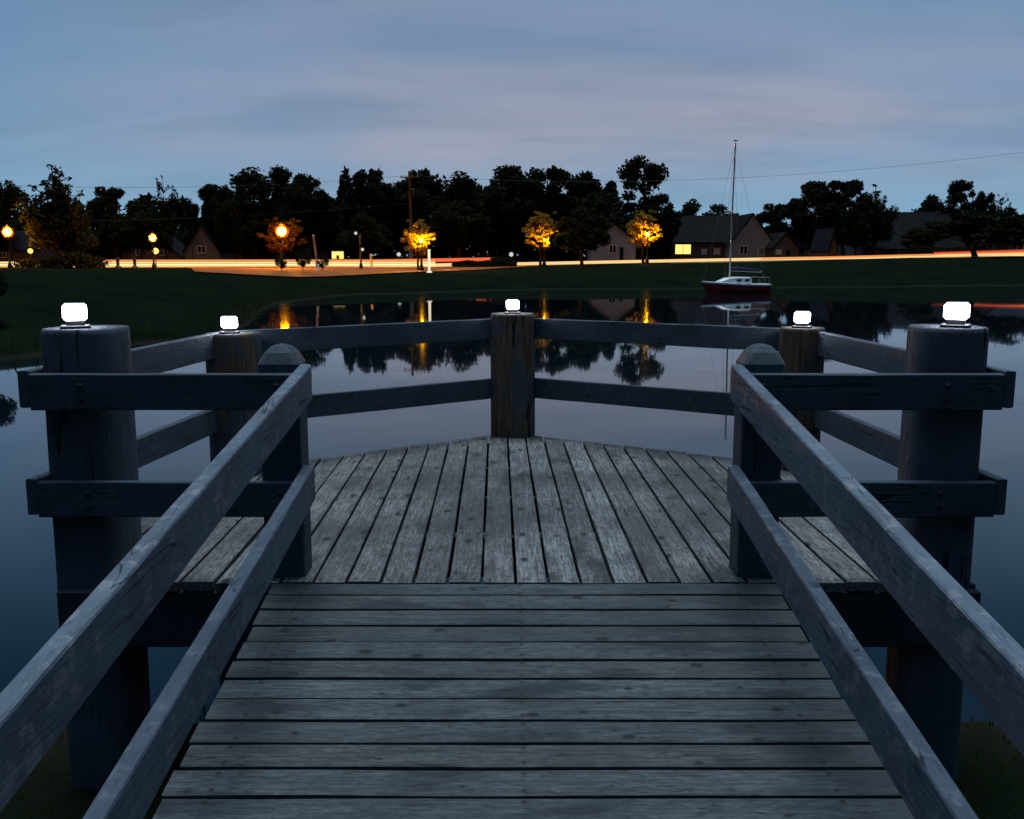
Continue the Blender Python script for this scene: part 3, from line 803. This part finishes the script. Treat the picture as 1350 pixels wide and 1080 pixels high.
# ------------------------------------------------------------------ lamps and poles across the pond
def street_lamp(px, py, depth, label, soft=False, r=.30):
    x = X_at(px, depth); gz = ground_z(x, depth); zt = Z_at(py, depth); h = zt-gz
    o = thing('street_lamp', (x, depth, gz), label, 'street lamp', 'orange street lamps along the far road')
    bm = bmesh.new(); lathe(bm, [(.20, -.2), (.20, .25), (.10, .55), (.065, 1.1), (.055, h-r-.14), (.12, h-r-.10), (.16, h-r-.02)], 0, 0, 10); obj('pole', bm, IRON, o, True)
    bm = bmesh.new(); bmesh.ops.create_icosphere(bm, subdivisions=2, radius=r, matrix=Matrix.Translation((0, 0, h))); obj('lamp_globe', bm, SODIUM_SOFT if soft else SODIUM, o, True)
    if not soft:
        bm = bmesh.new(); bmesh.ops.create_icosphere(bm, subdivisions=3, radius=r*1.6, matrix=Matrix.Translation((0, 0, h))); obj('halo_shell', bm, AMBER, o, True)  # added shell that draws the orange halo round the globe
    q = 1 if soft else 1.6
    bm = bmesh.new(); lathe(bm, [(.17, h+r*q*.9), (.15, h+r*q+.04), (.03, h+r*q+.16)], 0, 0, 10); obj('finial', bm, IRON, o, True)
    return o
street_lamp(20, 306, 93, 'leftmost glowing orange street lamp', r=.36)
street_lamp(208, 314, 91, 'orange street lamp before the left houses, between two others', r=.27)
street_lamp(376, 305, 87, 'brightest orange street lamp, standing in an orange lit tree', r=.40)
street_lamp(557, 317, 79.9, 'orange street lamp hidden in the tree before the utility pole', True, .14)
street_lamp(717, 316, 95.4, 'orange street lamp hidden in the half lit tree left of the black shade tree', True, .12)
street_lamp(851, 309, 96.9, 'orange street lamp hidden in the brightest orange tree', True, .15)

def small_lamp(px, py, depth, label, m, r=.14, cat='lantern'):
    x = X_at(px, depth); gz = ground_z(x, depth); h = Z_at(py, depth)-gz
    o = thing('garden_lantern', (x, depth, gz), label, cat, 'small lanterns beyond the pond')
    bm = bmesh.new(); lathe(bm, [(.06, -.1), (.04, .2), (.04, h-r)], 0, 0, 8); obj('pole', bm, IRON, o, True)
    bm = bmesh.new(); bmesh.ops.create_icosphere(bm, subdivisions=2, radius=r, matrix=Matrix.Translation((0, 0, h))); obj('globe', bm, m, o, True)
small_lamp(48, 331, 101, 'small yellow lantern right of the leftmost street lamp', YELLOW, .26)
small_lamp(211, 331, 96, 'small yellow lantern right under the middle left street lamp', YELLOW, .3)
small_lamp(527.5, 335.5, 104, 'small pale lantern left of the tree before the utility pole', PALEGLOBE, .22)
small_lamp(674, 335.5, 106, 'small pale lantern straight beyond the middle post', PALEGLOBE, .24)
# black lamp post with two pale globes
x = X_at(478, 84); gz = ground_z(x, 84)
o = thing('lamp_post', (x, 84, gz), 'black lamp post with two small pale globes, right of the yellow glowing box', 'lamp post')
bm = bmesh.new(); ht = Z_at(306, 84)-gz
lathe(bm, [(.16, -.2), (.16, .3), (.08, .6), (.06, ht-.5), (.06, ht-.2)], 0, 0, 10); tube(bm, [(0, 0, ht-.4), (-.3, 0, ht-.35), (-.38, 0, ht-.2)], .03, 6)
tube(bm, [(0, 0, 1.6), (.12, 0, 1.7), (.16, 0, 1.74)], .025, 6); obj('pole', bm, IRON, o, True)
for dx, zz_ in ((-.38, ht-.1), (.16, Z_at(329, 84)-gz)):
    bm = bmesh.new(); bmesh.ops.create_icosphere(bm, subdivisions=2, radius=.13, matrix=Matrix.Translation((dx, 0, zz_))); obj('globe', bm, PALEGLOBE, o, True)
# utility pole and wires
UD = 124; ux = X_at(543, UD); ug = ground_z(ux, UD); ut = Z_at(226, UD)
o = thing('utility_pole', (ux, UD, ug), 'tall brown timber utility pole with a short crossarm', 'utility pole')
bm = bmesh.new(); tube(bm, [(0, 0, -.5), (.08, 0, (ut-ug)*.5), (0, 0, ut-ug)], [.26, .22, .15], 10); obj('pole', bm, POLEWOOD, o, True)
bm = bmesh.new(); box(bm, -1.1, 1.1, -.20, -.10, ut-ug-.8, ut-ug-.66); obj('crossarm', bm, POLEWOOD, o)
for q in (-1, -.35, .35, 1):
    bm = bmesh.new(); lathe(bm, [(.05, ut-ug-.655), (.07, ut-ug-.6), (.03, ut-ug-.5)], q, -.15, 8); obj('insulator', bm, GALV, o)
bm = bmesh.new(); lathe(bm, [(.2, ut-ug-3.2), (.24, ut-ug-3.1), (.24, ut-ug-2.2), (.16, ut-ug-2.1)], .42, -.1, 12); obj('transformer', bm, IRON, o, True)
def wire(a, b, sag, label, r=.016):
    bm = bmesh.new(); a = Vector(a); b = Vector(b)
    tube(bm, [a.lerp(b, t/30)-Vector((0, 0, sag*4*(t/30)*(1-t/30))) for t in range(31)], r, 5)
    tag(obj('overhead_wire', bm, IRON), label, 'wire', 'overhead wires')
TOP = (ux+.35, UD-.15, ut-.52)
wire(TOP, (X_at(1500, 96), 96, Z_at(176, 96)), 2.2, 'long overhead wire rising across the sky to the right edge', .013)
wire((ux-.35, UD-.15, ut-.52), (X_at(-120, 118), 118, Z_at(236, 118)), 1.2, 'overhead wire running left from the utility pole')
wire((ux+.1, UD-.25, Z_at(268, UD)), (X_at(-120, 112), 112, Z_at(290, 112)), .9, 'lower overhead wire running left before the dark wood', .016)
# pale slim pole, white post, glowing box, bollards
def slim(px, y0, y1, depth, r, m, name, label, cat, bend=0):
    x = X_at(px, depth); gz = ground_z(x, depth); h = Z_at(y0, depth)-gz
    o = thing(name, (x, depth, gz), label, cat)
    bm = bmesh.new(); tube(bm, [(0, 0, -.2), (0, 0, h*.4), (bend, 0, h)], r, 10); obj('shaft', bm, m, o, True)
    bm = bmesh.new(); lathe(bm, [(r*2.2, -.1), (r*2.2, .06), (r*1.3, .12)], 0, 0, 12); obj('foot', bm, m, o, True)
    bm = bmesh.new(); lathe(bm, [(r*1.25, h-.02), (r*1.25, h+.03), (r*.4, h+.07)], bend, 0, 12); obj('cap', bm, m, o, True)
slim(420, 311, 345, 79, .085, WHITEP, 'slim_pole', 'pale slim pole rising behind the right clipped ball tree', 'pole', -.18)
slim(567, 330, 358, 76.5, .10, GLOWPOST, 'light_bollard', 'short white glowing post right of the tree before the utility pole', 'bollard light')
slim(491.5, 336, 350, 92, .11, WHITEP, 'marker_post', 'short pale marker post right of the black twin globe lamp post', 'post')
for px, l in ((161, 'dark bollard by the bright road, left of its twin'), (183, 'dark bollard by the bright road, nearer the street lamp')):
    slim(px, 341, 352, 96, .15, IRON, 'bollard', l, 'bollard')
bd = 103; x = X_at(448, bd); gz = ground_z(x, bd); z0, z1 = Z_at(342, bd)-gz, Z_at(331, bd)-gz
o = thing('glowing_box', (x, bd, gz), 'small box glowing yellow beside the far road, left of the black lamp post', 'lit box')
bm = bmesh.new(); box(bm, -.66, .66, 0, .3, z0, z1, .02); obj('housing', bm, IRON, o)
bm = bmesh.new(); box(bm, -.6, -.15, -.03, -.002, z0+.06, z1-.06); box(bm, .15, .6, -.03, -.002, z0+.06, z1-.06); box(bm, -.149, .149, -.03, -.002, z0+.42, z1-.06); obj('lit_face', bm, WARMWIN, o)
for q in (-.5, .5):
    bm = bmesh.new(); box(bm, q-.05, q+.05, .1, .2, -.2, z0-.001); obj('leg', bm, IRON, o)

# light trails of passing cars, modelled as fixed glowing tubes along the far road
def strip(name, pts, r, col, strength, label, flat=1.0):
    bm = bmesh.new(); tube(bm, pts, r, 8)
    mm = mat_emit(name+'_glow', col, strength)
    return tag(obj(name, bm, mm, None, True), label, 'light trail', 'glowing car light trails along the far road')
def along(px0, px1, depth, y0, y1, n=24, bow=0):
    return [(X_at(px0+(px1-px0)*k/n, depth), depth+bow*math.sin(math.pi*k/n), Z_at(y0+(y1-y0)*k/n, depth)) for k in range(n+1)]
strip('light_trail', along(-60, 575, 99, 346.2, 346.2), .085, (1.0,.70,.28), 1.15, 'pale yellow car light trail, second from the top of the bundle on the left')
strip('light_trail', along(-60, 575, 98.5, 349.2, 349.0), .095, (1.0,.78,.36), 1.3, 'brightest cream car light trail in the middle of the bundle on the left')
strip('light_trail', along(-60, 575, 98, 351.8, 351.4), .065, (1.0,.50,.14), 1.15, 'orange car light trail under the brightest cream one on the left')
strip('light_trail', along(136, 575, 101, 343.6, 343.2), .085, (1.0,.34,.08), .9, 'thin dim orange car light trail on top of the bundle on the left')
strip('light_trail', along(290, 575, 95, 354.8, 355.4), .15, (1.0,.36,.04), 1.0, 'deep orange car light trail nearest the pond on the left')
strip('light_trail', along(560, 640, 100, 350, 348), .16, (1.0,.62,.30), 1.1, 'fading cream car light trail behind the low hedge')
strip('light_trail', along(440, 662, 102, 345.5, 341.5), .17, (1.0,.16,.05), .95, 'red car light trail rising right behind the lit tree')
strip('light_trail', along(682, 1352, 101, 348, 335.5, 40, 4), .15, (1.0,.62,.24), 1.1, 'long cream car light trail running from the middle to the right edge')
strip('light_trail', along(1000, 1420, 103, 341.5, 331, 20), .09, (1.0,.32,.08), .95, 'orange car light trail just above the long cream one at right')
strip('light_trail', along(1225, 1440, 104.5, 334, 327.5, 20), .11, (1.0,.10,.06), .7, 'red car light trail at the far right edge')

# ------------------------------------------------------------------ houses
ROOFD = mat_plain('dark_shingle', (.016,.0155,.017), .9, .0, 0, .3, 2)
ROOFB = mat_plain('blue_grey_shingle', (.022,.027,.036), .9, .0, 0, .3, 2)
WALLG = mat_plain('grey_siding', (.19,.195,.21), .8, .2, 0, .12, 1)
WALLP = mat_plain('pale_siding', (.34,.33,.36), .8, .2, 0, .1, 1)
WALLW = mat_plain('white_siding', (.44,.46,.50), .8, .2, 0, .08, 1)
WALLR = mat_plain('rosy_brick', (.14,.108,.098), .85, .2, 0, .2, 3)
WALLT = mat_plain('green_grey_siding', (.22,.27,.24), .8, .2, 0, .12, 1)
GLASSD = mat_plain('dark_window_glass', (.02,.025,.03), .1, .6, 0, .1)
def house(px0, px1, depth, apex, eave, length, ridge, wall, roof, label, wins=(), chim=None, door=None, gtop=None):
    """ridge 'Y': gable faces the pond; 'X': the long roof slope faces it"""
    x0, x1 = X_at(px0, depth), X_at(px1, depth); cx = (x0+x1)/2; wd = x1-x0
    gz = ground_z(cx, depth)-.1; he = Z_at(eave, depth)-gz; ha = Z_at(apex, depth)-gz
    o = thing('house', (cx, depth, gz), label, 'house', 'houses beyond the far road')
    hw = wd/2; bm = bmesh.new(); rb = bmesh.new(); t = .22
    if ridge == 'Y':
        pr = [(-hw, 0), (hw, 0), (hw, he), (0, ha), (-hw, he)]
        f0 = [bm.verts.new((a, 0, b)) for a, b in pr]; f1 = [bm.verts.new((a, length, b)) for a, b in pr]
        bm.faces.new(f0); bm.faces.new(f1[::-1])
        for k in range(5): bm.faces.new([f0[(k+1)%5], f0[k], f1[k], f1[(k+1)%5]])
        for s in (-1, 1):
            ex = hw*1.08; ez = he-(ha-he)*.08
            p = [(s*ex, -.35, ez+.02), (0, -.35, ha+.02), (0, length+.35, ha+.02), (s*ex, length+.35, ez+.02)]
            hexa(rb, p+[(a, b, c+t) for a, b, c in p])
    else:
        pr = [(0, 0), (length, 0), (length, he), (length/2, ha), (0, he)]
        f0 = [bm.verts.new((-hw, a, b)) for a, b in pr]; f1 = [bm.verts.new((hw, a, b)) for a, b in pr]
        bm.faces.new(f0); bm.faces.new(f1[::-1])
        for k in range(5): bm.faces.new([f0[(k+1)%5], f0[k], f1[k], f1[(k+1)%5]])
        for s in (0, 1):
            ey = -.5 if s == 0 else length+.5; ez = he-(ha-he)*(1.0/length)
            p = [(-hw-.4, ey, ez+.02), (-hw-.4, length/2, ha+.02), (hw+.4, length/2, ha+.02), (hw+.4, ey, ez+.02)]
            hexa(rb, p+[(a, b, c+t) for a, b, c in p])
    bmesh.ops.recalc_face_normals(bm, faces=bm.faces); bmesh.ops.recalc_face_normals(rb, faces=rb.faces)
    obj('wall', bm, wall, o); ro = obj('roof', rb, roof, o)
    for (a, b, top, bot, mm) in wins:
        wx0, wx1 = X_at(a, depth)-cx, X_at(b, depth)-cx; wz0, wz1 = Z_at(bot, depth)-gz, Z_at(top, depth)-gz
        fb = bmesh.new(); e = .1; mid = (wx0+wx1)/2
        box(fb, wx0-e, wx0, -.09, -.004, wz0-e, wz1+e); box(fb, wx1, wx1+e, -.09, -.004, wz0-e, wz1+e)
        box(fb, wx0+.001, wx1-.001, -.09, -.004, wz0-e, wz0); box(fb, wx0+.001, wx1-.001, -.09, -.004, wz1, wz1+e); box(fb, mid-.04, mid+.04, -.085, -.032, wz0+.001, wz1-.001)
        fo = obj('window', fb, WHITEP if mm is not WARMWIN else POLEWOOD, o)
        pb = bmesh.new(); box(pb, wx0+.001, wx1-.001, -.03, -.005, wz0+.001, wz1-.001); obj('pane', pb, mm, fo)
    if door:
        a, b, top = door; wx0, wx1 = X_at(a, depth)-cx, X_at(b, depth)-cx
        db = bmesh.new(); box(db, wx0, wx1, -.07, -.004, .1, Z_at(top, depth)-gz, .01); obj('door', db, ROOFB, o)
    if chim:
        a, b, top, bot = chim; wx0, wx1 = X_at(a, depth)-cx, X_at(b, depth)-cx; yy = length/2
        cb = bmesh.new(); box(cb, wx0, wx1, yy-.5, yy+.5, Z_at(bot, depth)-gz, Z_at(top, depth)-gz); box(cb, wx0-.1, wx1+.1, yy-.6, yy+.6, Z_at(top, depth)-gz+.001, Z_at(top, depth)-gz+.25); obj('chimney', cb, WALLP, ro)
    return o
house(249, 294, 136, 299, 331, 12, 'Y', WALLG, ROOFD, 'house with a steep plain grey gable left of the wood', [(266,276,325,333,GLASSD)])
house(166, 242, 138, 303, 338, 11, 'Y', WALLR, ROOFD, 'low house with a rosy gable behind the middle left street lamp', [(186,194,330,336,GLASSD),(217,226,330,336,GLASSD)])
house(-30, 52, 134, 306, 330, 10, 'X', WALLR, ROOFD, 'dim house behind the leftmost street lamp', [(8,16,333,339,GLASSD)])
house(780, 836, 128, 296, 319, 9, 'Y', WALLW, ROOFD, 'grey house between the black shade tree and the brightest orange tree', [(802,810,324,333,GLASSD)], None, (815,820,326))
house(872, 988, 150, 284, 319, 13, 'X', WALLR, ROOFD, 'broad house with a big dark roof, pale chimney and one lit window', [(887.5,907.5,322.5,335,WARMWIN),(922,928,329,335,WHITEP),(938,945,328,335,WHITEP),(954,962,328,335,WHITEP)], (882,894,277,300))
house(958, 1016, 147, 283, 322, 12, 'Y', WALLP, ROOFD, 'house with a tall pale gable right of the boat mast', [(972,981,325,335,GLASSD),(996,1010,327,336,WALLT)])
house(1014, 1048, 143, 308, 328, 9, 'Y', WALLR, ROOFD, 'small cottage with a brownish gable', [(1019,1025,330,335,WARMWIN if False else WHITEP)], None, (1032,1037,329))
house(1046, 1080, 146, 307, 327, 8, 'X', WALLG, ROOFD, 'low dark roofed wing beside the small cottage', [(1058,1064,329,334,GLASSD)])
house(1085.5, 1098, 126, 303, 331, 7, 'Y', WALLR, ROOFB, 'very narrow steep pink gable lit by the road')
house(1132, 1262, 150, 279, 327, 14, 'X', WALLG, ROOFD, 'long house under a wide plain dark roof', [(1150,1156,330,335,GLASSD),(1180,1188,330,335,GLASSD)], None, (1166,1171,329))
house(1318, 1400, 138, 298, 318, 11, 'X', WALLG, ROOFB, 'blue grey house with an orange lit window at the right edge', [(1341,1356,309+11,330,WARMWIN),(1324,1331,321,331,GLASSD)])

# ------------------------------------------------------------------ the moored sailing boat
HULL = mat_plain('maroon_hull', (.45,.042,.038), .3, .5, 0, .15, 2)
DECKW = mat_plain('white_gelcoat', (.78,.82,.82), .3, .5, 0, .06, 1)
NAVY = mat_plain('navy_canvas', (.03,.05,.09), .8, .2, 0, .2, 6)
ALU = mat_plain('mast_alloy', (.42,.44,.44), .4, .5, .4, .08, 2)
BY = 62.0
boat = thing('sailing_boat', (X_at(969, BY), BY, 0), 'moored sailing boat with maroon hull, white cabin and tall bare mast', 'boat', None, R(180+18))
# local +X is the bow
L = 4.15; st = []
for k in range(13):
    t = k/12; x = -L/2+L*t
    bmx = .80*(1-max(0, (t-.42)/.58)**2.1)*(.86+.14*min(1, t/.35)); sh = .50+.24*t*t+.04*(1-t)
    if k == 12: bmx = .02
    st.append((x, max(bmx, .02), sh, t))
bm = bmesh.new(); rings = []
for x, b, sh, t in st:
    rake = .38*max(0, (t-.6)/.4)**1.5
    ring = []
    for q in range(9):
        a = -math.pi/2+math.pi*q/8 if False else (q-4)/4
        hw_ = b*(1-(1-abs(a))**2.2)**.5 if abs(a) < 1 else b
        hw_ = b*math.sin(abs(a)*math.pi/2)**.7
        z = -.32+(sh+.32)*(1-math.cos(abs(a)*math.pi/2))**.9
        ring.append(bm.verts.new((x+rake*max(0, z)/sh-.0, math.copysign(hw_, a), z)))
    rings.append(ring)
for i in range(12):
    for q in range(8): bm.faces.new([rings[i][q], rings[i][q+1], rings[i+1][q+1], rings[i+1][q]])
bm.faces.new(rings[0]); bmesh.ops.recalc_face_normals(bm, faces=bm.faces); obj('hull', bm, HULL, boat, True)
bm = bmesh.new(); rows = []
for x, b, sh, t in st:
    rake = .38*max(0, (t-.6)/.4)**1.5
    rows.append([bm.verts.new((x+rake, s*b*1.03, sh+dz)) for s, dz in ((-1, -.07), (-1, .03), (-.5, .06), (.5, .06), (1, .03), (1, -.07))])
for i in range(12):
    for q in range(5): bm.faces.new([rows[i][q], rows[i+1][q], rows[i+1][q+1], rows[i][q+1]])
bm.faces.new(rows[0]); bmesh.ops.recalc_face_normals(bm, faces=bm.faces); obj('deck', bm, DECKW, boat)
bm = bmesh.new(); rows = []                                     # cabin trunk
for x, hw_, z1 in ((-.75,.50,.93),(-.70,.52,1.02),(.1,.50,1.04),(.75,.40,.98),(1.25,.26,.82),(1.55,.10,.70)):
    rows.append([bm.verts.new(q) for q in ((x,-hw_-.05,.55),(x,-hw_,z1-.06),(x,-hw_*.7,z1),(x,hw_*.7,z1),(x,hw_,z1-.06),(x,hw_+.05,.55))])
for i in range(5):
    for q in range(5): bm.faces.new([rows[i][q], rows[i+1][q], rows[i+1][q+1], rows[i][q+1]])
bm.faces.new(rows[0]); bm.faces.new(rows[-1][::-1]); bmesh.ops.recalc_face_normals(bm, faces=bm.faces); cab = obj('cabin', bm, DECKW, boat)
for x in (-.42, .16):
    for s in (-1, 1):
        bm = bmesh.new(); bmesh.ops.create_uvsphere(bm, u_segments=14, v_segments=8, radius=1, matrix=Matrix.Translation((x, s*.535, .83)) @ Matrix.Diagonal((.19, .03, .085, 1))); obj('porthole', bm, GLASSD, cab, True)
MT = Z_at(189, BY); mx = .52
bm = bmesh.new(); tube(bm, [(mx, 0, 1.0), (mx-.02, 0, 4.5), (mx-.10, 0, MT)], [.052, .05, .036], 10); ma = obj('mast', bm, ALU, boat, True)
bm = bmesh.new(); tube(bm, [(mx-.1, 0, MT), (mx-.1, 0, MT+.18)], .012, 5); box(bm, mx-.24, mx+.04, -.015, .015, MT+.12, MT+.18); obj('wind_vane', bm, IRON, ma)
bm = bmesh.new(); tube(bm, [(mx-.03, -.5, 4.9), (mx-.03, .5, 4.9)], .018, 6); obj('spreader', bm, ALU, ma, True)
bm = bmesh.new(); tube(bm, [(mx-.05, 0, 1.42), (-1.7, 0, 1.34)], .04, 8); bo = obj('boom', bm, ALU, boat, True)
bm = bmesh.new(); tube(bm, [(mx-.1, 0, 1.50), (.1, 0, 1.54), (-.8, 0, 1.47), (-1.6, 0, 1.40)], [.10, .13, .10, .05], 10); obj('sail_cover', bm, NAVY, bo, True)
bm = bmesh.new()
for a, b in (((mx-.1,0,MT-.1),(2.35,0,.80)),((mx-.1,0,MT-.1),(-2.05,0,.60)),((mx-.09,0,MT-.3),(mx-.03,-.5,4.9)),((mx-.03,-.5,4.9),(mx-.1,-.78,.6)),((mx-.09,0,MT-.3),(mx-.03,.5,4.9)),((mx-.03,.5,4.9),(mx-.1,.78,.6))): tube(bm, [a, b], .007, 4)
obj('rigging', bm, GALV, boat)
bm = bmesh.new(); box(bm, -2.22, -2.06, -.12, .12, .25, .62, .03); box(bm, -2.20, -2.10, -.05, .05, -.4, .249); obj('outboard_motor', bm, IRON, boat)
bm = bmesh.new()
for s in (-1, 1):
    for x in (-1.95, -1.35): tube(bm, [(x, s*.62, .55), (x, s*.62, 1.0)], .012, 6)
    tube(bm, [(-1.95, s*.62, 1.0), (-1.35, s*.62, 1.0)], .012, 6)
tube(bm, [(-1.95, -.62, 1.0), (-1.95, .62, 1.0)], .012, 6); obj('stern_rail', bm, GALV, boat)
